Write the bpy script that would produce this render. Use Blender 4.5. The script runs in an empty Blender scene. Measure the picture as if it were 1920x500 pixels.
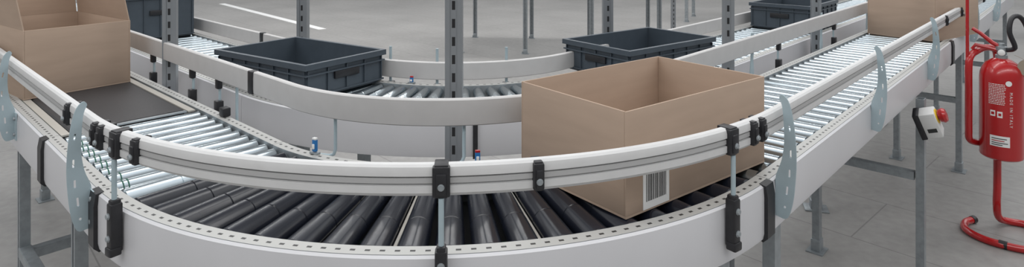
import bpy, bmesh, math, random
from math import sin, cos, pi, radians, degrees, atan2, sqrt
from mathutils import Vector, Matrix
from mathutils.geometry import tessellate_polygon
random.seed(4)
scene = bpy.context.scene
COL = scene.collection
try:
    scene.view_settings.view_transform = 'Standard'
except Exception:
    pass

# ------------------------------------------------------------ materials
def newmat(name):
    m = bpy.data.materials.new(name); m.use_nodes = True
    nt = m.node_tree; b = nt.nodes["Principled BSDF"]
    return m, nt, b
def mat(name, col, rough=0.5, metal=0.0, nscale=0, namt=0.0, bump=0.0, ns=(1,1,1), spec=0.5, coat=0.0):
    m, nt, b = newmat(name)
    b.inputs["Base Color"].default_value = (*col, 1)
    b.inputs["Roughness"].default_value = rough
    b.inputs["Metallic"].default_value = metal
    b.inputs["Specular IOR Level"].default_value = spec
    b.inputs["Coat Weight"].default_value = coat
    if nscale:
        tc = nt.nodes.new("ShaderNodeTexCoord"); mp = nt.nodes.new("ShaderNodeMapping")
        mp.inputs["Scale"].default_value = ns
        n = nt.nodes.new("ShaderNodeTexNoise"); n.inputs["Scale"].default_value = nscale
        n.inputs["Detail"].default_value = 6
        nt.links.new(tc.outputs["Object"], mp.inputs[0]); nt.links.new(mp.outputs[0], n.inputs["Vector"])
        r = nt.nodes.new("ShaderNodeValToRGB")
        r.color_ramp.elements[0].position = 0.3; r.color_ramp.elements[1].position = 0.7
        r.color_ramp.elements[0].color = (*[max(0, c*(1-namt)) for c in col], 1)
        r.color_ramp.elements[1].color = (*[min(1, c*(1+namt)) for c in col], 1)
        nt.links.new(n.outputs["Fac"], r.inputs[0]); nt.links.new(r.outputs[0], b.inputs["Base Color"])
        if bump:
            bp = nt.nodes.new("ShaderNodeBump"); bp.inputs["Strength"].default_value = bump
            bp.inputs["Distance"].default_value = 0.002
            nt.links.new(n.outputs["Fac"], bp.inputs["Height"]); nt.links.new(bp.outputs[0], b.inputs["Normal"])
    return m
def math_node(nt, op, a, b=None):
    n = nt.nodes.new("ShaderNodeMath"); n.operation = op
    for i, x in enumerate((a, b)):
        if x is None: continue
        if isinstance(x, (int, float)): n.inputs[i].default_value = x
        else: nt.links.new(x, n.inputs[i])
    return n.outputs[0]
def slot_mat(name, col, rough, metal, source, along, across, period, duty, c0, hw, dark=(0.015, 0.015, 0.017)):
    m, nt, b = newmat(name)
    b.inputs["Roughness"].default_value = rough
    tc = nt.nodes.new("ShaderNodeTexCoord"); sx = nt.nodes.new("ShaderNodeSeparateXYZ")
    nt.links.new(tc.outputs[source], sx.inputs[0])
    f = math_node(nt, 'FRACT', math_node(nt, 'DIVIDE', math_node(nt, 'ADD', sx.outputs[along], 50.0), period))
    m1 = math_node(nt, 'LESS_THAN', f, duty)
    m2 = math_node(nt, 'LESS_THAN', math_node(nt, 'ABSOLUTE', math_node(nt, 'SUBTRACT', sx.outputs[across], c0)), hw)
    k = math_node(nt, 'MULTIPLY', m1, m2)
    mx = nt.nodes.new("ShaderNodeMix"); mx.data_type = 'RGBA'
    mx.inputs[6].default_value = (*col, 1); mx.inputs[7].default_value = (*dark, 1)
    nt.links.new(k, mx.inputs[0]); nt.links.new(mx.outputs[2], b.inputs["Base Color"])
    nt.links.new(math_node(nt, 'MULTIPLY', math_node(nt, 'SUBTRACT', 1.0, k), metal), b.inputs["Metallic"])
    return m

M_STEEL = mat("galvanised_steel", (0.34, 0.37, 0.39), 0.42, 0.6, 40, 0.12)
M_PLATE = mat("zinc_plate", (0.38, 0.47, 0.51), 0.50, 0.1, 30, 0.04)
M_ROLL = mat("roller_steel", (0.40, 0.45, 0.48), 0.22, 1.0, 6, 0.05, ns=(4, 1, 1))
M_ALU = mat("anodised_aluminium", (0.60, 0.60, 0.60), 0.50, 0.0, 25, 0.03)
M_ALUD = mat("aluminium_groove_shade", (0.42, 0.42, 0.42), 0.55, 0.0)  # darker copy of the rail aluminium, groove shade put into the colour
M_ALU2 = mat("aluminium_guard", (0.54, 0.53, 0.525), 0.50, 0.05, 20, 0.03)
M_WHITE = mat("white_painted_panel", (0.60, 0.60, 0.62), 0.38, 0.0, 3, 0.04)
M_BLACK = mat("black_plastic", (0.016, 0.016, 0.019), 0.42, 0.0, 60, 0.2)
M_RUB = mat("black_roller_sleeve", (0.010, 0.012, 0.019), 0.22, 0.0, 8, 0.15, spec=0.45)
M_BELT = mat("dark_belt", (0.036, 0.034, 0.036), 0.55, 0.0, 200, 0.15)
M_GAPSHADE = mat("gap_shade_dark", (0.024, 0.026, 0.028), 0.7, 0.0)  # near-black colour standing in for shade in the roller gaps
M_CARD = mat("cardboard", (0.43, 0.325, 0.252), 0.85, 0.0, 5, 0.05, ns=(1, 1, 6), spec=0.2)
M_CRATE = mat("blue_grey_plastic", (0.060, 0.077, 0.096), 0.42, 0.0, 30, 0.06)
M_RED = mat("red_enamel", (0.42, 0.010, 0.012), 0.25, 0.0, coat=0.4)
M_WLAB = mat("white_label", (0.80, 0.80, 0.79), 0.6)
M_INK = mat("black_ink", (0.03, 0.03, 0.03), 0.7)
M_GREEN = mat("green_drive_belt", (0.01, 0.09, 0.06), 0.6)
M_BLUE = mat("blue_plastic", (0.02, 0.16, 0.42), 0.4)
M_YEL = mat("yellow_plastic", (0.75, 0.50, 0.03), 0.4)
M_BEIGE = mat("pale_grey_plastic", (0.66, 0.66, 0.65), 0.5)
M_CREAM = mat("cream_metal", (0.50, 0.475, 0.43), 0.45, 0.2)
M_TAG = mat("paper_tag", (0.32, 0.28, 0.22), 0.8)
M_WALL = mat("wall_paint", (0.45, 0.45, 0.45), 0.8, 0, 1, .05)
M_FL = slot_mat("slotted_flange", (0.46, 0.46, 0.445), 0.45, 0.2, "UV", 0, 1, 0.030, 0.36, 0.018, 0.0034, (0.03, 0.03, 0.03))
M_POST = slot_mat("slotted_post_steel", (0.32, 0.34, 0.36), 0.42, 0.6, "Object", 2, 0, 0.055, 0.5, 0.0, 0.005)

# concrete floor
M_FLOOR, nt, b = newmat("concrete_floor")
tc = nt.nodes.new("ShaderNodeTexCoord")
n1_ = nt.nodes.new("ShaderNodeTexNoise"); n1_.inputs["Scale"].default_value = 0.9; n1_.inputs["Detail"].default_value = 8
n2_ = nt.nodes.new("ShaderNodeTexNoise"); n2_.inputs["Scale"].default_value = 18; n2_.inputs["Detail"].default_value = 10
nt.links.new(tc.outputs["Object"], n1_.inputs["Vector"]); nt.links.new(tc.outputs["Object"], n2_.inputs["Vector"])
rp = nt.nodes.new("ShaderNodeValToRGB")
rp.color_ramp.elements[0].position = 0.32; rp.color_ramp.elements[0].color = (0.240, 0.232, 0.225, 1)
rp.color_ramp.elements[1].position = 0.68; rp.color_ramp.elements[1].color = (0.350, 0.341, 0.330, 1)
mixf = math_node(nt, 'ADD', math_node(nt, 'MULTIPLY', n1_.outputs["Fac"], 0.55), math_node(nt, 'MULTIPLY', n2_.outputs["Fac"], 0.45))
nt.links.new(mixf, rp.inputs[0])
mp = nt.nodes.new("ShaderNodeMapping"); mp.inputs["Rotation"].default_value = (0, 0, radians(47))
nt.links.new(tc.outputs["Object"], mp.inputs[0])
br = nt.nodes.new("ShaderNodeTexBrick")
br.inputs["Scale"].default_value = 1.0; br.inputs["Brick Width"].default_value = 2.4; br.inputs["Row Height"].default_value = 0.6
br.inputs["Mortar Size"].default_value = 0.004
br.inputs["Color1"].default_value = (1, 1, 1, 1); br.inputs["Color2"].default_value = (0.96, 0.96, 0.96, 1)
br.inputs["Mortar"].default_value = (0.64, 0.64, 0.64, 1)
nt.links.new(mp.outputs[0], br.inputs["Vector"])
mx = nt.nodes.new("ShaderNodeMix"); mx.data_type = 'RGBA'; mx.blend_type = 'MULTIPLY'; mx.inputs[0].default_value = 1
nt.links.new(rp.outputs[0], mx.inputs[6]); nt.links.new(br.outputs["Color"], mx.inputs[7])
nt.links.new(mx.outputs[2], b.inputs["Base Color"])
b.inputs["Roughness"].default_value = 0.42

# ------------------------------------------------------------ helpers
def thing(name, label, cat, loc, rotz=0.0, group=None):
    o = bpy.data.objects.new(name, None); COL.objects.link(o)
    o.location = loc; o.rotation_euler = (0, 0, rotz); o.empty_display_size = 0.1
    o["label"] = label; o["category"] = cat
    if group: o["group"] = group
    return o
def mk(name, verts, faces, mats, par=None, midx=None, uvs=None, sharp=30, local=False, label=None, recenter=True):
    vs = [Vector(v) for v in verts]
    c = Vector((0, 0, 0))
    if recenter and vs:
        lo = Vector([min(v[i] for v in vs) for i in range(3)]); hi = Vector([max(v[i] for v in vs) for i in range(3)])
        c = (lo+hi)/2
    me = bpy.data.meshes.new(name)
    me.from_pydata([v-c for v in vs], [], faces)
    if not isinstance(mats, (list, tuple)): mats = [mats]
    for m_ in mats: me.materials.append(m_)
    if midx:
        for p, i in zip(me.polygons, midx): p.material_index = i
    bm = bmesh.new(); bm.from_mesh(me); bmesh.ops.recalc_face_normals(bm, faces=bm.faces); bm.to_mesh(me); bm.free()
    for p in me.polygons: p.use_smooth = True
    me.set_sharp_from_angle(angle=radians(sharp))
    o = bpy.data.objects.new(name, me); COL.objects.link(o); o.location = c
    if par is not None:
        o.parent = par
        if not local:
            o.matrix_parent_inverse = (Matrix.Translation(par.location) @ par.rotation_euler.to_matrix().to_4x4()).inverted()
    if label: o["label"] = label
    return o
def place_copy(src, par, M, name=None):
    o = src.copy(); COL.objects.link(o)
    if name: o.name = name
    if par is not None:
        o.parent = par
        o.matrix_parent_inverse = (Matrix.Translation(par.location) @ par.rotation_euler.to_matrix().to_4x4()).inverted()
    o.matrix_basis = M
    return o

class MB:  # mesh accumulator
    def __init__(s): s.v = []; s.f = []; s.m = []
    def box(s, c, size, R=None, mi=0, bev=0.0, taper=1.0):
        c = Vector(c); hx, hy, hz = [d/2 for d in size]
        R = R or Matrix.Identity(3)
        if bev > 0:
            bm = bmesh.new(); bmesh.ops.create_cube(bm, size=1)
            for v in bm.verts: v.co = Vector((v.co.x*size[0], v.co.y*size[1], v.co.z*size[2]))
            bmesh.ops.bevel(bm, geom=bm.edges[:], offset=bev, segments=2, affect='EDGES', profile=0.5)
            k = len(s.v)
            bm.verts.ensure_lookup_table()
            for v in bm.verts: s.v.append(c + R @ v.co)
            for f in bm.faces: s.f.append([k+v.index for v in f.verts]); s.m.append(mi)
            bm.free(); return s
        k = len(s.v)
        for x, y, z in ((-1,-1,-1),(1,-1,-1),(1,1,-1),(-1,1,-1),(-1,-1,1),(1,-1,1),(1,1,1),(-1,1,1)):
            t = taper if z < 0 else 1.0
            s.v.append(c + R @ Vector((x*hx*t, y*hy*t, z*hz)))
        for f in ((0,3,2,1),(4,5,6,7),(0,1,5,4),(1,2,6,5),(2,3,7,6),(3,0,4,7)):
            s.f.append([k+i for i in f]); s.m.append(mi)
        return s
    def tube(s, pts, r, seg=10, mi=0, smooth=0):
        P = [Vector(p) for p in pts]
        if smooth:
            Q = []
            for i in range(len(P)-1):
                p0 = P[max(0, i-1)]; p1 = P[i]; p2 = P[i+1]; p3 = P[min(len(P)-1, i+2)]
                for j in range(smooth):
                    t = j/smooth
                    Q.append(0.5*((2*p1)+(-p0+p2)*t+(2*p0-5*p1+4*p2-p3)*t*t+(-p0+3*p1-3*p2+p3)*t**3))
            Q.append(P[-1]); P = Q
        k = len(s.v); n = len(P)
        T = []
        for i in range(n):
            d = P[min(n-1, i+1)]-P[max(0, i-1)]; T.append(d.normalized())
        a = Vector((0, 0, 1)) if abs(T[0].z) < 0.9 else Vector((1, 0, 0))
        N = (a - T[0]*a.dot(T[0])).normalized()
        rr = r if isinstance(r, (list, tuple)) else [r]*n
        for i in range(n):
            N = (N - T[i]*N.dot(T[i])).normalized(); B = T[i].cross(N)
            for j in range(seg):
                an = 2*pi*j/seg
                s.v.append(P[i]+(N*cos(an)+B*sin(an))*rr[i])
        for i in range(n-1):
            for j in range(seg):
                s.f.append([k+i*seg+j, k+i*seg+(j+1)%seg, k+(i+1)*seg+(j+1)%seg, k+(i+1)*seg+j]); s.m.append(mi)
        s.f.append([k+j for j in range(seg)][::-1]); s.m.append(mi)
        s.f.append([k+(n-1)*seg+j for j in range(seg)]); s.m.append(mi)
        return s
    def lathe(s, prof, M, seg=20, mis=None):
        k = len(s.v); n = len(prof)
        for x, r in prof:
            for j in range(seg):
                a = 2*pi*j/seg
                s.v.append(M @ Vector((x, r*cos(a), r*sin(a))))
        for i in range(n-1):
            for j in range(seg):
                s.f.append([k+i*seg+j, k+i*seg+(j+1)%seg, k+(i+1)*seg+(j+1)%seg, k+(i+1)*seg+j]); s.m.append(mis[i] if mis else 0)
        s.f.append([k+j for j in range(seg)][::-1]); s.m.append(mis[0] if mis else 0)
        s.f.append([k+(n-1)*seg+j for j in range(seg)]); s.m.append(mis[-1] if mis else 0)
        return s
    def plate(s, outer, holes, fn, th, mi=0):
        polys = [[Vector((a, b, 0)) for a, b in outer]] + [[Vector((a, b, 0)) for a, b in h] for h in holes]
        tris = tessellate_polygon(polys)
        flat = [p for poly in polys for p in poly]; n = len(flat); k = len(s.v)
        for t in (-th/2, th/2):
            for p in flat: s.v.append(Vector(fn(p.x, p.y, t)))
        for t in tris:
            s.f.append([k+i for i in t]); s.m.append(mi)
            s.f.append([k+n+i for i in t][::-1]); s.m.append(mi)
        o = 0
        for poly in polys:
            L = len(poly)
            for i in range(L):
                a, b = o+i, o+(i+1) % L
                s.f.append([k+a, k+b, k+n+b, k+n+a]); s.m.append(mi)
            o += L
        return s
    def obj(s, name, mats, par=None, **kw):
        return mk(name, s.v, s.f, mats, par, midx=s.m, **kw)

def RZ(a): return Matrix.Rotation(a, 3, 'Z')
def frame3(x, z=(0, 0, 1)):
    x = Vector(x).normalized(); z = Vector(z); y = z.cross(x).normalized(); z = x.cross(y)
    return Matrix((x, y, z)).transposed()
def M4(R, loc): return Matrix.Translation(Vector(loc)) @ R.to_4x4()
def crspline(pts, m=4, closed=True):
    n = len(pts); out = []
    for i in range(n):
        p0, p1, p2, p3 = [Vector(pts[(i+k) % n]) for k in (-1, 0, 1, 2)]
        for j in range(m):
            t = j/m
            out.append(tuple(0.5*((2*p1)+(-p0+p2)*t+(2*p0-5*p1+4*p2-p3)*t*t+(-p0+3*p1-3*p2+p3)*t**3)))
    return out

# ------------------------------------------------------------ track layout
ZT = 0.990         # frame top
ZR = 0.987         # roller tops
RO, RI = 1.148, 0.738
A_L, A_R = radians(-132.8), radians(-42.8)
n1 = Vector((cos(A_L), sin(A_L))); n2 = Vector((cos(A_R), sin(A_R)))
dL = -n2.copy(); dR = -n1.copy()
CA = Vector((-0.211, 2.393)); CB = Vector((-0.25, 3.31))
def stL(C, s): p = C+dL*s; return (p.x, p.y, n1.x, n1.y)
def stR(C, s): p = C+dR*s; return (p.x, p.y, n2.x, n2.y)
def stA(C, a): return (C.x, C.y, cos(a), sin(a))
def arc(C, a0=A_L, a1=A_R, n=46): return [stA(C, a0+(a1-a0)*i/(n-1)) for i in range(n)]
def P3(st, r, z): return Vector((st[0]+st[2]*r, st[1]+st[3]*r, z))
def tang(st): return Vector((-st[3], st[2], 0))
def locst(C, q):
    k, v = q
    return stL(C, v) if k == 'L' else stR(C, v) if k == 'R' else stA(C, radians(v))

def sweep(name, sts, prof, mats, par, segmat=None, sharp=30, label=None):
    n = len(prof); V = []; F = []; U = []; MI = []
    cum = [0.0]
    rm = sum(p[0] for p in prof)/n
    for i in range(1, len(sts)):
        cum.append(cum[-1]+(P3(sts[i], rm, 0)-P3(sts[i-1], rm, 0)).length)
    for st in sts:
        for r, z in prof: V.append(P3(st, r, z))
    for i in range(len(sts)-1):
        for j in range(n):
            j2 = (j+1) % n
            L = sqrt((prof[j][0]-prof[j2][0])**2+(prof[j][1]-prof[j2][1])**2)
            F.append([i*n+j, (i+1)*n+j, (i+1)*n+j2, i*n+j2])
            U.append([(cum[i], 0), (cum[i+1], 0), (cum[i+1], L), (cum[i], L)])
            MI.append(segmat[j] if segmat else 0)
    k = (len(sts)-1)*n
    F.append(list(range(n))[::-1]); U.append([(0, -1)]*n); MI.append(segmat[-1] if segmat else 0)
    F.append([k+j for j in range(n)]); U.append([(0, -1)]*n); MI.append(segmat[-1] if segmat else 0)
    c = sum(V, Vector())/len(V)
    me = bpy.data.meshes.new(name); me.from_pydata([v-c for v in V], [], F)
    for m_ in (mats if isinstance(mats, (list, tuple)) else [mats]): me.materials.append(m_)
    ul = me.uv_layers.new(name="UVMap"); kk = 0
    for fu in U:
        for q in fu: ul.data[kk].uv = q; kk += 1
    for p, mi in zip(me.polygons, MI): p.material_index = mi; p.use_smooth = True
    bm = bmesh.new(); bm.from_mesh(me); bmesh.ops.recalc_face_normals(bm, faces=bm.faces); bm.to_mesh(me); bm.free()
    me.set_sharp_from_angle(angle=radians(sharp))
    o = bpy.data.objects.new(name, me); COL.objects.link(o); o.location = c
    o.parent = par; o.matrix_parent_inverse = Matrix.Translation(-par.location)
    if label: o["label"] = label
    return o

PH = 0.13
def side_frames(par, sts, shade_sheet=False, tz=.074):
    for sg, r0 in ((1, RO), (-1, RI)):
        pr = [(0, ZT), (.034, ZT), (.034, ZT-PH), (.030, ZT-PH), (.030, ZT-.004), (.004, ZT-.004), (.004, ZT-.06), (0, ZT-.06)]
        sweep("side_frame", sts, [(r0+sg*a, z) for a, z in pr], [M_FL, M_STEEL], par, [0, 1, 1, 1, 1, 1, 1, 1])
        pn = [(.0345, ZT-.001), (.041, ZT-.005), (.043, ZT-.03), (.043, ZT-PH+.01), (.040, ZT-PH-.004), (.0345, ZT-PH-.004)]
        sweep("side_panel", sts, [(r0+sg*a, z) for a, z in pn], M_WHITE, par, label="white painted side panel")
    if shade_sheet:
        sweep("gap_shade_sheet", sts, [(RI-.029, ZT-tz-.004), (RI-.029, ZT-tz), (RO+.029, ZT-tz), (RO+.029, ZT-tz-.004)], M_GAPSHADE, par, label="dark sheet added to deepen the shade between the rollers")  # added dark sheet, makes the gaps between rollers look shaded
def joint_cover(par, C, q, w=0.045, side=1):
    k, v = q
    if k == 'A': sts = [locst(C, (k, v+d*degrees(w/1.19)/2)) for d in (-1, 0, 1)]
    else: sts = [locst(C, (k, v+d*w/2)) for d in (-1, 1)]
    r0 = RO if side > 0 else RI
    pn = [(.030, ZT+.002), (.047, ZT-.001), (.052, ZT-.03), (.052, ZT-PH), (.040, ZT-PH-.012), (.030, ZT-PH-.008)]
    sweep("joint_cover", sts, [(r0+side*a, z) for a, z in pn], M_BLACK, par, label="black plastic joint cover")

RR = 0.0250; R0C, R1C = .0210, .0340
def make_roller(name, straight=True, mats=None):
    L = RO-RI-0.012; r = RR
    mb = MB()
    if straight:
        pr = [(-L/2-.005, .005), (-L/2, .005), (-L/2, r*.7), (-L/2+.003, r), (L/2-.003, r), (L/2, r*.7), (L/2, .005), (L/2+.005, .005)]
        mi = [0]*7
    else:
        r0, r1 = R0C, R1C
        pr = [(-L/2-.005, .005), (-L/2, .005), (-L/2, r0*.8), (-L/2+.004, r0)]
        mi = [1, 1, 1]
        nseg = 3
        for i in range(nseg):
            a = -L/2+.004+(L-.008)*i/nseg; b_ = -L/2+.004+(L-.008)*(i+1)/nseg
            ra = r0+(r1-r0)*i/nseg; rb = r0+(r1-r0)*(i+1)/nseg
            if i > 0:
                pr += [(a+.0008, ra-.002), (a+.003, ra-.002), (a+.004, ra+.0006)]; mi += [0, 0, 0]
            pr += [(b_-.001, rb)]; mi += [0]
        pr += [(L/2, r1*.85), (L/2, .008), (L/2+.005, .008)]; mi += [0, 1, 1]
    mb.lathe(pr, Matrix.Identity(4), 28, mi)
    o = mb.obj(name, mats, None, recenter=False, sharp=35)
    me = o.data
    bpy.data.objects.remove(o)
    return me
ME_R = make_roller("steel_roller_mesh", True, [M_ROLL])
ME_RB = make_roller("black_roller_mesh", False, [M_RUB, M_STEEL])
ME_RS = make_roller("conical_steel_roller_mesh", False, [M_ROLL, M_STEEL])
def add_roller(par, st, me, name="roller", conical=False):
    o = bpy.data.objects.new(name, me); COL.objects.link(o); o.parent = par
    o.matrix_parent_inverse = Matrix.Translation(-par.location)
    if conical:
        a = P3(st, RI+.006, ZR-R0C); b_ = P3(st, RO-.006, ZR-R1C)
    else:
        a = P3(st, RI+.006, ZR-RR); b_ = P3(st, RO-.006, ZR-RR)
    o.matrix_basis = M4(frame3(b_-a), (a+b_)/2)
    return o
def leg(par, p, ztop, ang=0.0, w=0.045, z0=0.0):
    mb = MB(); R = RZ(ang); t = .004; d = .03
    x, y = p[0], p[1]
    h = ztop-z0
    mb.box(Vector((x, y, z0+h/2))+R @ Vector((0, -d/2, 0)), (w, t, h), R)
    for sx in (-1, 1):
        mb.box(Vector((x, y, z0+h/2))+R @ Vector((sx*(w/2-t/2), .002, 0)), (t, d, h), R)
        mb.box(Vector((x, y, z0+h/2))+R @ Vector((sx*(w/2-.008), d/2, 0)), (.014, t, h), R)
    mb.box((x, y, z0+.003), (.10, .08, .006), R)
    mb.box((x, y, z0+.035), (.058, .045, .06), R, bev=.004)
    mb.tube([(x+R[0][0]*.038, y+R[1][0]*.038, z0), (x+R[0][0]*.038, y+R[1][0]*.038, z0+.03)], .006, 8)
    return mb.obj("leg", M_STEEL, par, sharp=30)
def crossbar(par, a, b_, z, name="cross_bar", s=.035):
    a = Vector((a[0], a[1], z)); b_ = Vector((b_[0], b_[1], z)); d = b_-a
    mb = MB(); R = frame3(d)
    mb.box((a+b_)/2, (d.length-.03, s, .004), R); 
    for k in (-1, 1): mb.box((a+b_)/2+R @ Vector((0, k*s/2, -s/2)), (d.length-.03, .004, s), R)
    mb.box((a+b_)/2+Vector((0, 0, -s)), (d.length-.03, s*.5, .004), R)
    return mb.obj(name, M_STEEL, par)
angL = atan2(dL.y, dL.x); angR = atan2(dR.y, dR.x)

# ------------------------------------------------------------ MAIN LINE
def base(C, q, r=0.94):
    st = locst(C, q); v = P3(st, r, 0); return v
bc = thing("belt_conveyor", "flat dark belt conveyor with white side panels on galvanised legs", "conveyor", base(CA, ('L', 1.6)))
sts = [stL(CA, .57), stL(CA, 3.2)]
side_frames(bc, sts)
sweep("belt", [stL(CA, .60), stL(CA, 3.2)], [(RI+.035, ZR-.004), (RI+.04, ZR), (RO-.04, ZR), (RO-.035, ZR-.004), (RO-.035, ZR-.05), (RI+.035, ZR-.05)], M_BELT, bc, label="dark grey flat rubber belt")
for ra, rb in ((RI+.006, RI+.030), (RO-.030, RO-.006)):
    sweep("edge_strip", [stL(CA, .575), stL(CA, 3.2)], [(ra, ZR-.006), (ra, ZR-.001), (rb, ZR-.001), (rb, ZR-.006)], M_CREAM, bc, label="cream metal strip beside the belt")
o = sweep("end_strip", [stL(CA, .572), stL(CA, .592)], [(RI+.035, ZR-.004), (RI+.035, ZR), (RO-.035, ZR), (RO-.035, ZR-.004)], M_STEEL, bc)
for s_, r_ in ((1.23, 1.13), (1.23, .76), (2.9, 1.13), (2.9, .76)):
    leg(bc, P3(stL(CA, s_), r_, 0), ZT-.10, angL)
crossbar(bc, P3(stL(CA, 1.23), .76, 0), P3(stL(CA, 1.23), 1.13, 0), .40)
crossbar(bc, P3(stL(CA, 1.23), 1.13, 0), P3(stL(CA, .41), 1.13, 0), .42)
joint_cover(bc, CA, ('L', .57))
rc = thing("roller_conveyor", "short run of shiny steel rollers with green drive rings", "conveyor", base(CA, ('L', .28)))
side_frames(rc, [stL(CA, 0.002), stL(CA, .568)], shade_sheet=True)
for i in range(9):
    st = stL(CA, .030+i*.0635)
    add_roller(rc, st, ME_R)
    for rr in (RO-.024, RO-.036):
        mb = MB()
        c = P3(st, rr, ZR-RR)
        R = frame3(Vector((st[2], st[3], 0)))
        mb.lathe([(-.002, RR-.001), (-.0015, RR+.0008), (.0015, RR+.0008), (.002, RR-.001)], M4(R, c), 20)
        mb.obj("drive_ring", M_GREEN, rc, label="green polyurethane drive ring")
leg(rc, P3(stL(CA, .41), 1.13, 0), ZT-.10, angL); leg(rc, P3(stL(CA, .41), .76, 0), ZT-.10, angL)
crossbar(rc, P3(stL(CA, .41), .76, 0), P3(stL(CA, .41), 1.13, 0), .40)
cc = thing("curved_roller_conveyor", "quarter-turn conveyor with tapered black rollers and white curved side panel", "conveyor", base(CA, ('A', -88)))
side_frames(cc, arc(CA), shade_sheet=True, tz=.100)
NR = 22
for i in range(NR):
    st = stA(CA, A_L+(A_R-A_L)*(i+.5)/NR)
    add_roller(cc, st, ME_RB if i > 0 else ME_RS, conical=True)
for i in (8, 10, 14):
    st = stA(CA, A_L+(A_R-A_L)*(i)/NR)
    mb = MB(); a = P3(st, RI+.01, ZR-.045); b_ = P3(st, RO-.01, ZR-.045)
    mb.box((a+b_)/2, ((b_-a).length, .007, .03), frame3(b_-a))
    mb.obj("cross_member", M_CREAM, cc, label="cream coloured steel cross member")
sweep("drive_belt", arc(CA), [(.98, ZR-.085), (.98, ZR-.079), (.99, ZR-.079), (.99, ZR-.085)], M_GREEN, cc, label="green drive cord under the rollers")
sweep("drive_belt", arc(CA), [(1.09, ZR-.085), (1.09, ZR-.079), (1.10, ZR-.079), (1.10, ZR-.085)], M_GREEN, cc, label="green drive cord under the rollers")
joint_cover(cc, CA, ('A', degrees(A_L)+.4)); joint_cover(cc, CA, ('A', degrees(A_R)-1.4))
leg(cc, P3(stA(CA, radians(-128)), 1.12, 0), ZT-.11, radians(-38)); leg(cc, P3(stA(CA, radians(-50)), 1.12, 0), ZT-.11, radians(40))
leg(cc, P3(stA(CA, radians(-88)), .76, 0), ZT-.11, 0)
def straight_rollers(par, fn, s0, s1, pitch, me):
    n = int((s1-s0)/pitch)
    for i in range(n):
        add_roller(par, fn(s0+(i+.5)*(s1-s0)/n), me)
r1 = thing("roller_conveyor", "long straight conveyor of shiny steel rollers with white side panels", "conveyor", base(CA, ('R', 1.4)))
side_frames(r1, [stR(CA, .002), stR(CA, 2.848)], shade_sheet=True)
straight_rollers(r1, lambda s: stR(CA, s), .0, 2.85, .0765, ME_R)
for s_, r_ in ((.16, 1.13), (.16, .76), (1.79, .76)):
    leg(r1, P3(stR(CA, s_), r_, 0), ZT-.10, angR)
leg(r1, P3(stR(CA, 1.81), 1.208, 0), ZT-PH-.006, angR)
crossbar(r1, P3(stR(CA, 1.80), .76, 0), P3(stR(CA, 1.80), 1.20, 0), .51)
crossbar(r1, P3(stR(CA, .16), .76, 0), P3(stR(CA, .16), 1.13, 0), .36)
joint_cover(r1, CA, ('R', 2.85), .06)
r2 = thing("roller_conveyor", "straight conveyor of shiny steel rollers running away from the curve", "conveyor", base(CA, ('R', 4.4)))
side_frames(r2, [stR(CA, 2.852), stR(CA, 7.0)], shade_sheet=True)
straight_rollers(r2, lambda s: stR(CA, s), 2.85, 6.98, .0765, ME_R)
for s_ in (3.6, 5.2, 6.8):
    leg(r2, P3(stR(CA, s_), 1.13, 0), ZT-.10, angR); leg(r2, P3(stR(CA, s_), .76, 0), ZT-.10, angR)
    crossbar(r2, P3(stR(CA, s_), .76, 0), P3(stR(CA, s_), 1.13, 0), .50)

# ------------------------------------------------------------ SECOND LINE
k1 = thing("roller_conveyor", "straight steel roller conveyor carrying dark crates", "conveyor", base(CB, ('L', 2)))
side_frames(k1, [stL(CB, .002), stL(CB, 4.5)], shade_sheet=True)
straight_rollers(k1, lambda s: stL(CB, s), .0, 4.48, .0765, ME_R)
for s_ in (.3, 2.0, 3.8):
    for r_ in (.76, 1.13): leg(k1, P3(stL(CB, s_), r_, 0), ZT-.10, angL)
k2 = thing("curved_roller_conveyor", "inner quarter-turn conveyor with tapered steel rollers and white side panel", "conveyor", base(CB, ('A', -88)))
side_frames(k2, arc(CB))
for i in range(NR): add_roller(k2, stA(CB, A_L+(A_R-A_L)*(i+.5)/NR), ME_RS, conical=True)
joint_cover(k2, CB, ('A', -84), .016)
for a_ in (-120, -88, -56): leg(k2, P3(stA(CB, radians(a_)), 1.12, 0), ZT-.11, radians(a_+90)); leg(k2, P3(stA(CB, radians(a_)), .76, 0), ZT-.11, radians(a_+90))
k3 = thing("roller_conveyor", "straight steel roller conveyor beside the main line", "conveyor", base(CB, ('R', 2)))
side_frames(k3, [stR(CB, .002), stR(CB, 5.5)], shade_sheet=True)
straight_rollers(k3, lambda s: stR(CB, s), .0, 5.48, .0765, ME_R)
for s_ in (.3, 2.0, 3.8, 5.3):
    for r_ in (.76, 1.13): leg(k3, P3(stR(CB, s_), r_, 0), ZT-.10, angR)

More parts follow.
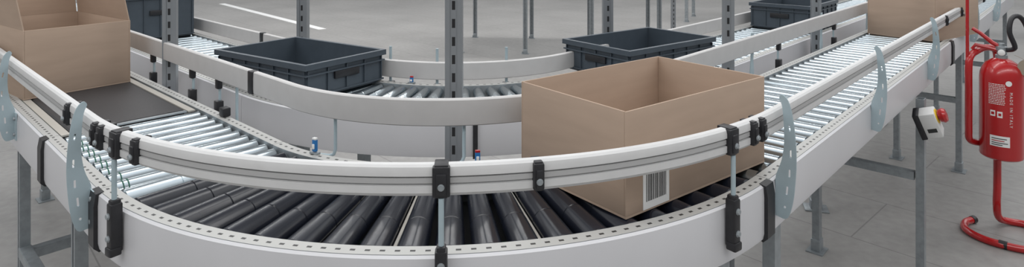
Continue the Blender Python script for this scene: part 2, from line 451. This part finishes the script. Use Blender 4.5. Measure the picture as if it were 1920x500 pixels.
# ------------------------------------------------------------ GUARD RAILS
def full_path(C, sl, sr, n=60):
    return [stL(C, sl), stL(C, .04), stL(C, .0)]+arc(C, n=n)[1:-1]+[stR(C, 0), stR(C, .04), stR(C, sr)]
def bolt(par, c, axis, r=.007, l=.006, name="bolt"):
    mb = MB(); mb.lathe([(0, r*1.25), (.0015, r*1.25), (.002, r), (l, r*.9)], M4(frame3(axis), c), 10)
    return mb.obj(name, M_STEEL, par, label="zinc plated bolt head")
def rail_clamp(par, C, q, h=.070, w=.038, rod=False, z=1.141, r=1.202):
    st = locst(C, q); t = tang(st); nrm = Vector((st[2], st[3], 0))
    mb = MB(); R = frame3(t)
    mb.box(P3(st, r, z), (w, .020, h), R, bev=.003)
    mb.box(P3(st, r+.006, z-.004), (w*.62, .016, h*.72), R, bev=.003)
    mb.box(P3(st, r-.011, z+h/2-.001), (w*.8, .036, .008), R, bev=.002)
    mb.box(P3(st, r-.008, z-h/2+.002), (w*.7, .032, .008), R, bev=.002)
    mb.obj("clamp", M_BLACK, par, label="black plastic rail clamp")
    bolt(par, P3(st, r+.013, z-.008), nrm, .0055, .005)
    if rod:
        mb = MB(); mb.tube([P3(st, 1.207, z-h/2-.002), P3(st, 1.207, .90)], .0055, 12)
        mb.obj("rod", M_PLATE, par, label="zinc plated steel rod")
        mb = MB()
        mb.box(P3(st, 1.206, .957), (.024, .026, .110), R, bev=.004)
        mb.box(P3(st, 1.206, 1.012), (.018, .022, .016), R, bev=.004)
        mb.box(P3(st, 1.209, .905), (.028, .026, .02), R, bev=.004)
        mb.obj("mounting_block", M_BLACK, par, label="black plastic rod mount on the side panel")
        bolt(par, P3(st, 1.219, .985), nrm, .006, .005); bolt(par, P3(st, 1.219, .935), nrm, .006, .005)
def bracket(par, C, q):
    st = locst(C, q); t = tang(st); r0 = RO+.044
    outer = [(0, .905), (.012, .893), (.030, .896), (.042, .935), (.048, .985), (.051, 1.045), (.048, 1.105), (.041, 1.158), (.031, 1.192), (.017, 1.206), (.009, 1.197), (.016, 1.178), (.020, 1.135), (.021, 1.085), (.015, 1.040), (.003, 1.005), (0, .985)]
    outer = crspline(outer, 3)
    def slot(c, w, h, a=0.0):
        pts = []
        for i in range(12):
            an = 2*pi*i/12; x = w/2*cos(an); y = (h/2-w/2)*(1 if sin(an) > 0 else -1)+w/2*sin(an)
            pts.append((c[0]+x*cos(a)-y*sin(a), c[1]+x*sin(a)+y*cos(a)))
        return pts
    holes = [slot((.023, .922), .006, .007), slot((.028, .965), .0055, .022, -.1), slot((.034, 1.010), .0055, .020, -.05), slot((.037, 1.060), .005, .020), slot((.034, 1.125), .0045, .018, .15)]
    mb = MB()
    mb.plate(outer, holes, lambda a, b_, k: P3(st, r0+a, b_)+t*k, .0035)
    R = frame3(t)
    mb.box(P3(st, r0+.001, .942)+t*.014, (.03, .004, .095), R)
    mb.obj("bracket", M_PLATE, par, label="slotted sickle-shaped zinc bracket", sharp=40)
    bolt(par, P3(st, r0+.003, .970)+t*.017, Vector((st[2], st[3], 0)), .006)
    bolt(par, P3(st, r0+.003, .915)+t*.017, Vector((st[2], st[3], 0)), .006)

g1 = thing("guard_rail", "silver grooved aluminium guard rail following the outside of the main conveyor", "guard rail", base(CA, ('A', -88), 1.19))
prof = [(1.184, 1.171), (1.196, 1.171), (1.201, 1.167), (1.203, 1.160), (1.203, 1.150), (1.198, 1.149), (1.198, 1.147), (1.201, 1.146), (1.201, 1.136), (1.198, 1.135), (1.198, 1.133), (1.203, 1.132), (1.203, 1.118), (1.197, 1.111), (1.184, 1.111)]
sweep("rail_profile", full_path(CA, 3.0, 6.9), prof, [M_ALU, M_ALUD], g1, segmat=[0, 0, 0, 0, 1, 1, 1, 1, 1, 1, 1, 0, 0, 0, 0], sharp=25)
for q in (('A', -124.4), ('A', -86.4), ('A', -53.6)): rail_clamp(g1, CA, q, rod=True, h=.058, w=.034)
for q in (('A', -120.3), ('A', -128.2), ('A', -130.0), ('L', .19), ('A', -77.4), ('A', -49.3), ('A', -47.3), ('R', 2.55), ('R', 3.1), ('R', 4.2)):
    rail_clamp(g1, CA, q, h=.052, w=.022)
for q in (('L', 1.0), ('L', .02), ('R', .02), ('R', .98), ('R', 2.08), ('R', 3.6), ('R', 5.0)): bracket(g1, CA, q)

g2 = thing("guard_rail", "smooth pale aluminium guard rail along the inside of the main conveyor", "guard rail", base(CA, ('A', -88), .68))
prof2 = [(.668, 1.087), (.681, 1.087), (.6845, 1.090), (.6855, 1.105), (.6855, 1.143), (.6845, 1.158), (.681, 1.161), (.668, 1.161)]
sweep("rail_profile", full_path(CA, 3.0, 6.0), prof2, M_ALU2, g2, sharp=20)
def sleeve(par, C, q, w=.035, r=.677, z=1.124, h=.076):
    st = locst(C, q); mb = MB(); mb.box(P3(st, r, z), (w, .026, h), frame3(tang(st)), bev=.004)
    mb.obj("joint_sleeve", M_BLACK, par, label="black joint sleeve")
sleeve(g2, CA, ('L', .26)); sleeve(g2, CA, ('R', .35))
def hookrod(par, C, q, zb, sgn):
    st = locst(C, q); t = tang(st)*sgn; mb = MB()
    mb.tube([P3(st, .662, 1.14), P3(st, .662, zb+.02), P3(st, .662, zb+.006)+t*.006, P3(st, .664, zb)+t*.02, P3(st, .682, zb)+t*.085], .005, 10)
    mb.obj("hook_rod", M_PLATE, par, label="bent zinc support rod")
hookrod(g2, CA, ('L', .42), .945, 1); hookrod(g2, CA, ('A', -117), .972, -1); hookrod(g2, CA, ('A', -83.3), .975, -1)
for q in (('L', .55), ('L', .80), ('L', 1.25), ('R', 1.5), ('R', 2.4)):
    st = locst(CA, q); mb = MB()
    mb.box(P3(st, .672, 1.075), (.026, .020, .045), frame3(tang(st)), bev=.005)
    mb.tube([P3(st, .668, 1.06), P3(st, .668, .97)], .005, 8, mi=1)
    mb.box(P3(st, .672, .985), (.030, .026, .05), frame3(tang(st)), bev=.004)
    mb.obj("mounting_block", [M_BLACK, M_PLATE], g2, label="black plastic rail mount with short rod")
for q, hh in ((('L', .40), .03),):
    st = locst(CA, q); mb = MB(); mb.box(P3(st, .712, ZT+.016), (.035, .028, .030), frame3(tang(st)), bev=.004)
    mb.obj("end_stop", M_BLACK, g2, label="small black block")
for q in (('R', 1.2), ('R', 2.2), ('R', 3.2)):
    st = locst(CA, q)
    mb = MB(); outer = [(-.02, .90), (.02, .90), (.02, 1.0), (.012, 1.05), (.02, 1.11), (.02, 1.17), (-.005, 1.17), (-.012, 1.05), (-.02, 1.0)]
    mb.plate([(a, z) for a, z in outer], [], lambda a, b_, k: P3(st, .660+k, b_)+tang(st)*a, .004)
    mb.obj("bracket", M_PLATE, g2)
g3 = thing("guard_rail", "wide aluminium guard rail behind the inner conveyor", "guard rail", base(CB, ('A', -88), .68))
prof3 = [(r, z-.085) for r, z in prof2]
sweep("rail_profile", full_path(CB, 4.3, 5.3), prof3, M_ALU2, g3, sharp=20)
for q in (('A', -96), ('A', -70), ('A', -115)):
    st = locst(CB, q); mb = MB(); mb.tube([P3(st, .66, .93), P3(st, .66, 1.13)], .006, 10); mb.obj("rod", M_PLATE, g3)
    mb = MB(); mb.box(P3(st, .66, .95), (.03, .03, .06), frame3(tang(st)), bev=.004); mb.obj("mounting_block", M_BLACK, g3)
sleeve(g3, CB, ('L', .9), z=1.04, h=.08)

# ------------------------------------------------------------ sensors
def sensor(C, q, col, r, z, hgt, label, cap):
    st = locst(C, q); t = thing("light_sensor", label, "sensor", P3(st, r, ZT), group="photoelectric sensors on the conveyor frame")
    R = frame3(tang(st)); mb = MB(); mb.box(P3(st, r, z), (.014, .010, hgt), R, bev=.002); mb.obj("housing", col, t)
    mb = MB(); mb.box(P3(st, r, z+hgt/2+.002), (.014, .010, .006), R, bev=.0015); mb.obj("cap", cap, t)
    mb = MB(); mb.box(P3(st, r+.006, z-.002), (.008, .004, hgt*.4), R, bev=.001); mb.obj("lens", M_WLAB, t)
    mb = MB(); mb.box(P3(st, r, ZT+.003), (.030, .014, .006), R, bev=.001); mb.obj("mounting_foot", M_STEEL, t)
sensor(CA, ('A', -119.5), M_BLUE, .712, ZT+.024, .034, "small blue photoelectric sensor on the inner conveyor frame", M_WLAB)
sensor(CA, ('A', -80.5), M_BLUE, .712, ZT+.020, .028, "small blue and red sensor on the inner conveyor frame", M_RED)
sensor(CB, ('A', -104), M_BLUE, .712, ZT+.016, .020, "tiny blue and red sensor on the inner curve frame", M_RED)

# ------------------------------------------------------------ posts
def post(x, y, ang=0.0, h=3.0, w=.052):
    t = thing("support_post", "tall galvanised slotted steel post between the conveyors", "post", (x, y, 0), group="tall slotted steel posts")
    mb = MB(); th = .003; d = .045
    z = h/2
    mb.box((x, y-d/2, z), (w*.46, th, h)); 
    for s_ in (-1, 1):
        mb.box((x+s_*w*.365, y-d/2-.004, z), (w*.27, th, h))
        mb.box((x+s_*w*.235, y-d/2-.002, z), (th, .006, h))
        mb.box((x+s_*(w/2-.0015), y, z), (th, d, h)); mb.box((x+s_*(w/2-.008), y+d/2, z), (.014, th, h))
    o = mb.obj("upright", M_POST, t)
    mb = MB(); mb.box((x, y, .004), (.13, .11, .008), bev=.002); mb.box((x, y, .03), (w+.012, d+.016, .05), bev=.003)
    mb.obj("foot_plate", M_STEEL, t)
    for c_ in t.children: c_.matrix_parent_inverse = Matrix.Translation((-x, -y, 0))
    t.rotation_euler = (0, 0, ang)
post(-.178, 1.92); post(-1.46, 2.66, .3); post(.965, 2.78, -.3); post(-1.10, 3.28); post(.50, 3.26)
post(1.796, 3.68, -.3); post(2.02, 7.8)

# ------------------------------------------------------------ cardboard boxes
def cardboard(name, cx, cy, ang, L, W, H, label, z0=None):
    z0 = ZR+.001 if z0 is None else z0
    t = thing(name, label, "box", (cx, cy, z0), ang, "open cardboard boxes on the conveyor")
    th = .005
    mb = MB(); mb.box((0, 0, th/2), (L, W, th)); mb.obj("bottom", M_CARD, t, local=True)
    for nm, c, s in (("long_panel", (0, -W/2+th/2), (L, th)), ("long_panel", (0, W/2-th/2), (L, th)), ("short_panel", (-L/2+th/2, 0), (th, W-2*th)), ("short_panel", (L/2-th/2, 0), (th, W-2*th))):
        mb = MB(); mb.box((c[0], c[1], H/2+th/2), (s[0], s[1], H-th), bev=.0015)
        mb.obj(nm, M_CARD, t, local=True)
    return t
b1 = cardboard("cardboard_box", .360, 1.684, radians(38), .565, .366, .236, "open brown cardboard box with barcode label leaving the curve")
xl = -.565/2; y0 = -.366/2
mb = MB(); mb.box((xl+.102, y0-.001, .050), (.092, .0012, .090)); mb.obj("paper_label", M_WLAB, b1, local=True, label="white barcode sticker")
mb = MB(); x_ = xl+.066
while x_ < xl+.136:
    h = random.choice((.0010, .0014, .0020, .0028))
    mb.box((x_+h/2, y0-.0018, .054), (h, .0006, .064)); x_ += h+random.choice((.0014, .0020, .0028))
mb.obj("barcode", M_INK, b1, local=True, label="printed black barcode")
M_PRINT = mat("brown_print", (.14, .09, .08), .8)
mb = MB()
for i in range(9):
    mb.box((xl+.41+i*.012, y0-.0008, .112+.003*(i % 2)), (.009, .0006, .012 if i % 3 else .008))
mb.box((xl+.545, y0-.0008, .118), (.020, .0006, .024)); mb.box((xl+.37, y0-.0008, .112), (.022, .0006, .014))
mb.obj("printed_marks", M_PRINT, b1, local=True, label="small dark printed marks")

w_ = Vector((.591, .806)); l_ = Vector((-.806, .591))
pm = Vector((-1.741, 2.508)); Lb, Wb, Hb = .56, .375, .262
cb = pm+l_*(Lb/2)
ab = atan2(l_.y, l_.x)
b2 = cardboard("cardboard_box", cb.x, cb.y, ab, Lb, Wb, Hb, "open brown cardboard box with raised flaps on the dark belt")
for sgn in (-1, 1):
    mb = MB(); y = sgn*(Wb/2-.003)
    fl = .19; lean = .12 if sgn > 0 else .10
    mb.plate([(-Lb/2+.004, 0), (Lb/2, 0), (Lb/2-.02, fl), (-Lb/2+.05, fl)], [], lambda a, b_, k: Vector((a, y+b_*lean+k, Hb+b_)), .004)
    mb.obj("flap", M_CARD, b2, local=True, label="raised cardboard flap")
mb = MB(); mb.plate([(-Wb/2+.01, 0), (Wb/2-.01, 0), (Wb/2-.03, .19), (-Wb/2+.03, .19)], [], lambda a, b_, k: Vector((Lb/2-.003+k, a, Hb+b_)), .004)
mb.obj("flap", M_CARD, b2, local=True, label="raised cardboard flap")
pA = P3(stR(CA, 2.76), 1.125, 0); pB = P3(stR(CA, 2.85), .745, 0)
wd = (pB-pA); Wc = wd.length; wd.normalize(); ld = Vector((wd.y, -wd.x, 0)); Lc = .60
cc_ = (pA+pB)/2+ld*(Lc/2)
b3 = cardboard("cardboard_box", cc_.x, cc_.y, atan2(ld.y, ld.x), Lc, Wc, .262, "open brown cardboard box on the straight steel rollers")
mb = MB()
for i in range(6): mb.box((-Lc/2+.30+i*.022, -Wc/2-.0008, .13), (.016, .0006, .012))
mb.obj("printed_marks", M_PRINT, b3, local=True, label="small dark printed marks")

# ------------------------------------------------------------ crates
def crate(cx, cy, ang, L, W, H, label):
    t = thing("plastic_crate", label, "crate", (cx, cy, ZR+.001), ang, "dark plastic crates on the inner conveyor")
    th = .005; ins = .014
    l, w = L-2*ins, W-2*ins
    mb = MB()
    mb.box((0, 0, .004), (l*.96, w*.96, .008)); mb.box((0, 0, .012), (l, w, .008))
    for sy in (-1, 1): mb.box((0, sy*(w/2-th/2), H/2+.004), (l, th, H-.01))
    for sx in (-1, 1): mb.box((sx*(l/2-th/2), 0, H/2+.004), (th, w-2*th, H-.01))
    mb.obj("body", M_CRATE, t, local=True)
    def ring(name, lo, wo, li, wi, z0, z1):
        mb = MB()
        for z in (z0, z1):
            for a, b_ in ((lo, wo), (li, wi)):
                for x, y in ((-1, -1), (1, -1), (1, 1), (-1, 1)): mb.v.append(Vector((x*a/2, y*b_/2, z)))
        for i in range(4):
            j = (i+1) % 4
            mb.f += [[i, j, 8+j, 8+i], [4+i, 12+i, 12+j, 4+j], [8+i, 8+j, 12+j, 12+i], [i, 4+i, 4+j, j]]
            mb.m += [0]*4
        mb.obj(name, M_CRATE, t, local=True)
    ring("rim", L, W, L-.034, W-.034, H-.022, H)
    ring("reinforcing_band", L-.008, W-.008, L-.030, W-.030, H-.046, H-.040)
    ring("reinforcing_band", L-.014, W-.014, L-.030, W-.030, .012, .018)
    nx, ny = 6, 4
    def rib(c, s):
        mb = MB(); mb.box(c, s); mb.obj("rib", M_CRATE, t, local=True)
    for sy in (-1, 1):
        for i in range(nx+1):
            rib((-L/2+.02+(L-.04)*i/nx, sy*(W/2-.0105), H/2-.004), (.004, .007, H-.045))
    for sx in (-1, 1):
        for i in range(ny+1):
            rib((sx*(L/2-.0105), -W/2+.02+(W-.04)*i/ny, H/2-.004), (.007, .004, H-.045))
    for sx in (-1, 1):
        mb = MB(); mb.box((sx*(L/2-.010), 0, H*.55), (.012, W*.30, .030), bev=.003)
        mb.obj("handle", M_BLACK, t, local=True)
    return t
crate(-.905, 2.66, radians(146), .605, .415, .138, "open dark grey plastic crate on the inner curve")
crate(.606, 2.95, radians(38), .615, .415, .140, "open dark grey plastic crate behind the cardboard box")
p = P3(stL(CB, 2.0), .94, 0); crate(p.x, p.y, angL, .65, .40, .29, "tall dark grey plastic crate on steel rollers")
p = P3(stR(CB, 2.26), .93, 0); crate(p.x, p.y, angR, .60, .40, .17, "dark grey plastic crate on the far straight conveyor")

# ------------------------------------------------------------ e-stop
ce = Vector((1.885, 2.80, .772))
es = thing("emergency_stop_box", "pale grey emergency stop box with red mushroom button on conveyor leg", "emergency stop", (ce.x, ce.y, .69))
Re = Matrix.Rotation(radians(-24), 3, 'Y') @ Matrix.Rotation(radians(-38), 3, 'Z')
mb = MB(); mb.box(ce, (.064, .080, .115), Re, bev=.006); mb.obj("housing", M_BEIGE, es)
mb = MB(); mb.box(ce+Re @ Vector((-.043, 0, .0)), (.024, .082, .120), Re, bev=.004); mb.obj("back_box", M_BLACK, es, label="black rear housing")
mb = MB(); Mx = M4(Re, ce+Re @ Vector((.031, 0, .026)))
mb.lathe([(0, .031), (.005, .031), (.006, .022)], Mx, 24); mb.obj("warning_ring", M_YEL, es, label="yellow warning ring")
mb = MB()
mb.lathe([(.005, .016), (.012, .016), (.012, .027), (.028, .032), (.038, .026), (.042, .008)], Mx, 24); mb.obj("stop_button", M_RED, es, label="red mushroom push button")
lg = P3(stR(CA, 1.81), 1.208, 0)
mb = MB(); mb.tube([ce+Re @ Vector((-.05, .0, -.03)), Vector((lg.x-.03, lg.y-.04, .765)), Vector((lg.x, lg.y-.01, .80))], .007, 8, smooth=4); mb.obj("mounting_arm", M_STEEL, es)
mb = MB(); mb.box(ce+Re @ Vector((.0, -.0405, -.02)), (.036, .001, .018), Re); mb.obj("marking_plate", M_INK, es)

# ------------------------------------------------------------ fire extinguisher
ex, ey = 2.595, 3.30
RC = .096
fe = thing("fire_extinguisher", "red fire extinguisher with black hose hanging on a red tubular stand", "fire extinguisher", (ex, ey, .42))
MZ = Matrix.Translation((ex, ey, .012)) @ Matrix.Rotation(radians(-90), 4, 'Y')
prof = [(.425, .06), (.428, RC-.014), (.436, RC-.003), (.446, RC), (.458, RC-.0015), (.47, RC), (.85, RC), (.875, RC-.003), (.902, RC-.012), (.927, .068), (.945, .042), (.952, .028)]
mb = MB(); mb.lathe(prof, MZ, 40); mb.obj("cylinder_body", M_RED, fe)
mb = MB(); mb.lathe([(.95, .027), (.968, .027), (.970, .020), (.99, .020), (.992, .026), (1.012, .026), (1.015, .016), (1.03, .014)], MZ, 20); mb.obj("valve", M_STEEL, fe)
side = Vector((-.789, .615, 0)); fw = Vector((-.615, -.789, 0))
E = Vector((ex, ey, 0.012))
mb = MB()
mb.tube([E+Vector((0, 0, 1.005)), E+side*.04+Vector((0, 0, 1.03)), E+side*.09+Vector((0, 0, 1.075)), E+side*.125+Vector((0, 0, 1.098))], [.012, .011, .010, .009], 8)
mb.obj("upper_lever", M_RED, fe)
mb = MB(); mb.tube([E+Vector((0, 0, .99)), E+side*.05+Vector((0, 0, 1.0)), E+side*.11+Vector((0, 0, 1.01)), E+side*.125+Vector((0, 0, .985))], [.012, .011, .010, .009], 8)
mb.obj("carry_handle", M_RED, fe)
mb = MB(); mb.lathe([(0, .012), (.01, .016), (.014, .016), (.016, .012)], M4(frame3(fw), E+fw*.024+Vector((0, 0, .985))), 16); mb.obj("pressure_gauge", M_WLAB, fe)
hp = [(2.608, 3.28, 1.009), (2.618, 3.24, 1.03), (2.590, 3.24, 1.109), (2.610, 3.25, 1.180), (2.655, 3.25, 1.185), (2.695, 3.25, 1.11), (2.712, 3.26, .97), (2.719, 3.28, .72), (2.719, 3.29, .62)]
mb = MB(); mb.tube(hp, .012, 10, smooth=6); mb.obj("hose", M_BLACK, fe, label="black rubber discharge hose")
mb = MB(); mb.tube([(2.719, 3.29, .63), (2.719, 3.29, .60), (2.719, 3.29, .47)], [.013, .018, .024], 12); mb.obj("nozzle", M_BLACK, fe)
def wrap(x, z, dr=.0008, R0=RC):
    a = x/R0; d = fw*cos(a)-side*sin(a)
    return E+d*(R0+dr)+Vector((0, 0, z))
def wrapped_text(s, size, x, z, rot, m, name, par, sp=1.0):
    cu = bpy.data.curves.new("txt", 'FONT'); cu.body = s; cu.size = size; cu.align_x = 'CENTER'; cu.align_y = 'CENTER'; cu.resolution_u = 2; cu.space_character = sp
    to = bpy.data.objects.new("txt", cu); COL.objects.link(to)
    me = bpy.data.meshes.new_from_object(to.evaluated_get(bpy.context.evaluated_depsgraph_get()))
    V = []
    for v in me.vertices:
        a, b_ = v.co.x, v.co.y
        px = a*cos(rot)-b_*sin(rot); py = a*sin(rot)+b_*cos(rot)
        V.append(wrap(x+px, z+py))
    F = [list(p.vertices) for p in me.polygons]
    bpy.data.objects.remove(to)
    return mk(name, V, F, m, par)
def wrapped_rect(x0, x1, z0, z1, m, name, par, dr=.0006, n=6):
    V = []; F = []
    for i in range(n+1):
        for z in (z0, z1): V.append(wrap(x0+(x1-x0)*i/n, z, dr))
    for i in range(n): F.append([2*i, 2*i+2, 2*i+3, 2*i+1])
    return mk(name, V, F, m, par)
wrapped_text("MADE IN ITALY", .019, .040, .70, -pi/2, M_WLAB, "lettering", fe, 1.45)["label"] = "white lettering reading MADE IN ITALY"
wrapped_rect(-.048, -.026, .660, .690, M_WLAB, "pictogram", fe); wrapped_rect(-.018, .004, .655, .687, M_WLAB, "pictogram", fe)
wrapped_rect(-.044, -.030, .668, .682, M_RED, "pictogram_mark", fe, .0012); wrapped_rect(-.013, -.001, .664, .678, M_RED, "pictogram_mark", fe, .0012)
V = [wrap(.030+.014*cos(2*pi*i/20), .835+.014*sin(2*pi*i/20)) for i in range(20)]
mk("round_emblem", V, [list(range(20))], M_WLAB, fe)
wrapped_rect(-.050, .035, .505, .560, M_WLAB, "sticker", fe)
for k_, (x1, z) in enumerate(((.022, .544), (.012, .533), (.026, .522), (.004, .512))):
    wrapped_rect(-.042, x1, z, z+.004, M_INK if k_ != 1 else M_RED, "sticker_line", fe, .0012)
vv = MB()
for i in range(13):
    z = .825-i*.0085
    x0 = -.056
    while x0 < 0.012:
        wl = random.uniform(.004, .011)
        q = [wrap(x0, z), wrap(x0+wl, z), wrap(x0+wl, z+.0034), wrap(x0, z+.0034)]; k = len(vv.v); vv.v += q; vv.f.append([k, k+1, k+2, k+3]); vv.m.append(0)
        x0 += wl+.002
vv.obj("instruction_print", M_WLAB, fe, label="small white instruction print")
sd = thing("extinguisher_stand", "red bent-tube floor stand holding the fire extinguisher", "stand", (2.667, 3.42, 0))
mb = MB()
mb.tube([(2.60, 3.50, .019), (2.52, 3.46, .019), (2.465, 3.38, .019), (2.475, 3.28, .019), (2.54, 3.20, .019), (2.64, 3.15, .019), (2.78, 3.17, .019), (2.86, 3.28, .019), (2.85, 3.42, .019), (2.77, 3.47, .021), (2.70, 3.45, .05), (2.668, 3.425, .13), (2.667, 3.42, .30), (2.667, 3.42, .95)], .0185, 12, smooth=5)
mb.obj("floor_tube", M_RED, sd)
for a, b_ in (((2.60, 3.50, .019), (2.575, 3.489, .019)), ((2.52, 3.222, .0195), (2.545, 3.197, .0195))):
    mb = MB(); mb.tube([a, b_], .0205, 12); mb.obj("rubber_band", M_BLACK, sd, label="black rubber foot band")
mb = MB()
mb.tube([(2.667, 3.42, .93), (2.655, 3.42, .985), (2.60, 3.41, 1.0), (2.53, 3.38, .99), (2.475, 3.36, .96), (2.458, 3.35, .90), (2.458, 3.35, .75), (2.458, 3.35, .58), (2.470, 3.36, .515), (2.53, 3.38, .49), (2.60, 3.41, .49), (2.66, 3.42, .49)], .0175, 12, smooth=5)
mb.obj("holding_tube", M_RED, sd)
mb = MB(); mb.tube([(2.458, 3.36, .90), (2.458, 3.36, 1.95)], .008, 10); mb.obj("sign_pole", M_RED, sd)
mb = MB(); mb.box((2.458, 3.36, 2.05), (.24, .004, .24), bev=.001); mb.obj("sign_plate", M_RED, sd)
tg = thing("inspection_tag", "brown round paper inspection tag tied to extinguisher", "tag", (2.64, 3.24, .93))
mb = MB(); mb.lathe([(0, .045), (.001, .045)], M4(frame3(fw), (2.660, 3.205, .93)), 28); mb.lathe([(0, .003), (.001, .003)], M4(frame3(fw), (2.658, 3.203, .965)), 8)
mb.tube([(2.658, 3.203, .965), (2.615, 3.24, .99)], .001, 6)
mb.obj("tag_disc", M_TAG, tg)

# ------------------------------------------------------------ background conveyors
def bgconv(p0, d, length, width, ztop, nleg, label):
    d = Vector(d).normalized(); n = Vector((-d.y, d.x, 0)); p0 = Vector(p0)
    t = thing("roller_conveyor", label, "conveyor", (p0.x, p0.y, 0))
    R = frame3(d)
    for s_ in (0, 1):
        mb = MB(); mb.box(p0+d*length/2+n*width*s_+Vector((0, 0, ztop-.06)), (length, .03, .12), R, bev=.004); mb.obj("side_frame", M_WHITE, t)
    k = min(int(length/.08), 90)
    proto = None
    for i in range(k):
        c = p0+d*(i+.5)*(length/k)+n*width/2+Vector((0, 0, ztop-.02))
        if proto is None:
            mb = MB(); mb.lathe([(-width/2+.02, .01), (-width/2+.02, .022), (width/2-.02, .022), (width/2-.02, .01)], Matrix.Identity(4), 10)
            proto = mb.obj("roller", M_ROLL, None, recenter=False)
            proto.parent = t; proto.matrix_parent_inverse = Matrix.Translation(-t.location)
            proto.matrix_basis = M4(frame3(n), c)
        else:
            place_copy(proto, t, M4(frame3(n), c))
    for i in range(nleg):
        for s_ in (0, 1):
            q = p0+d*(.3+(length-.6)*i/(nleg-1))+n*width*s_
            leg(t, q, ztop-.10, atan2(d.y, d.x), w=.06)
bgconv((2.4, 9.6, 0), (-1, .10, 0), 3.3, 1.3, .95, 4, "distant roller conveyor on grey steel legs")
bgconv((3.0, 11.8, 0), (1, -.45, 0), 6, .9, .95, 4, "distant roller conveyor on grey steel legs")

# ------------------------------------------------------------ room
def struct(name, c, s, m):
    mb = MB(); mb.box(c, s); f = mb.obj(name, m, None, recenter=(name != "floor")); f["kind"] = "structure"
struct("floor", (2, 9, -.05), (50, 36, .1), M_FLOOR)
struct("wall_back", (2, 27.1, 3.5), (50, .2, 7), M_WALL)
struct("wall_front", (2, -9.1, 3.5), (50, .2, 7), M_WALL)
struct("wall_left", (-23.1, 9, 3.5), (.2, 36, 7), M_WALL)
struct("wall_right", (27.1, 9, 3.5), (.2, 36, 7), M_WALL)
a = Vector((-6.9, 14.8, .002)); b_ = Vector((-3.27, 10.74, .002)); d = b_-a
mb = MB(); mb.box((a+b_)/2, (d.length, .14, .004), frame3(d)); o = mb.obj("floor_line_marking", M_WLAB, None)
o["label"] = "white painted line on the concrete floor"; o["category"] = "floor marking"

# ------------------------------------------------------------ light: world background with made-up bright and dark bands for contrast on the rollers
w = bpy.data.worlds.new("World"); scene.world = w; w.use_nodes = True
nt = w.node_tree; bg = nt.nodes["Background"]
tc = nt.nodes.new("ShaderNodeTexCoord"); sx = nt.nodes.new("ShaderNodeSeparateXYZ"); nt.links.new(tc.outputs["Generated"], sx.inputs[0])
zz = math_node(nt, 'MAXIMUM', sx.outputs[2], 0.12)
ph = math_node(nt, 'DIVIDE', sx.outputs[1], zz)
sn = math_node(nt, 'SINE', math_node(nt, 'ADD', math_node(nt, 'MULTIPLY', ph, 4.2), 0.6))
fac = math_node(nt, 'ADD', math_node(nt, 'MULTIPLY', sn, 0.75), 0.95)
hz = nt.nodes.new("ShaderNodeMapRange"); hz.inputs[1].default_value = 0.0; hz.inputs[2].default_value = 0.35
hz.inputs[3].default_value = 0.35; hz.inputs[4].default_value = 1.0
nt.links.new(sx.outputs[2], hz.inputs[0])
bg.inputs["Color"].default_value = (.96, .98, 1.0, 1)
nt.links.new(math_node(nt, 'MULTIPLY', math_node(nt, 'MULTIPLY', fac, hz.outputs[0]), 1.0), bg.inputs["Strength"])
def area(name, loc, size, sy, energy, rot=(0, 0, 0), col=(1, .985, .965)):
    l = bpy.data.lights.new(name, 'AREA'); l.shape = 'RECTANGLE'; l.size = size; l.size_y = sy; l.energy = energy; l.color = col
    o = bpy.data.objects.new(name, l); COL.objects.link(o); o.location = loc; o.rotation_euler = rot
for y, en in ((-1.5, 190), (3.5, 130), (10, 230)):
    area("ceiling_light", (-.5, y, 5.0), 13, .35, en)

# ------------------------------------------------------------ camera
cam = bpy.data.cameras.new("Camera"); co = bpy.data.objects.new("Camera", cam); COL.objects.link(co)
co.location = (0, 0, 1.61); co.rotation_euler = (radians(90), 0, 0)
cam.sensor_width = 36; cam.lens = 1167/1920*36; cam.shift_y = -370/1920; cam.clip_end = 100
scene.camera = co
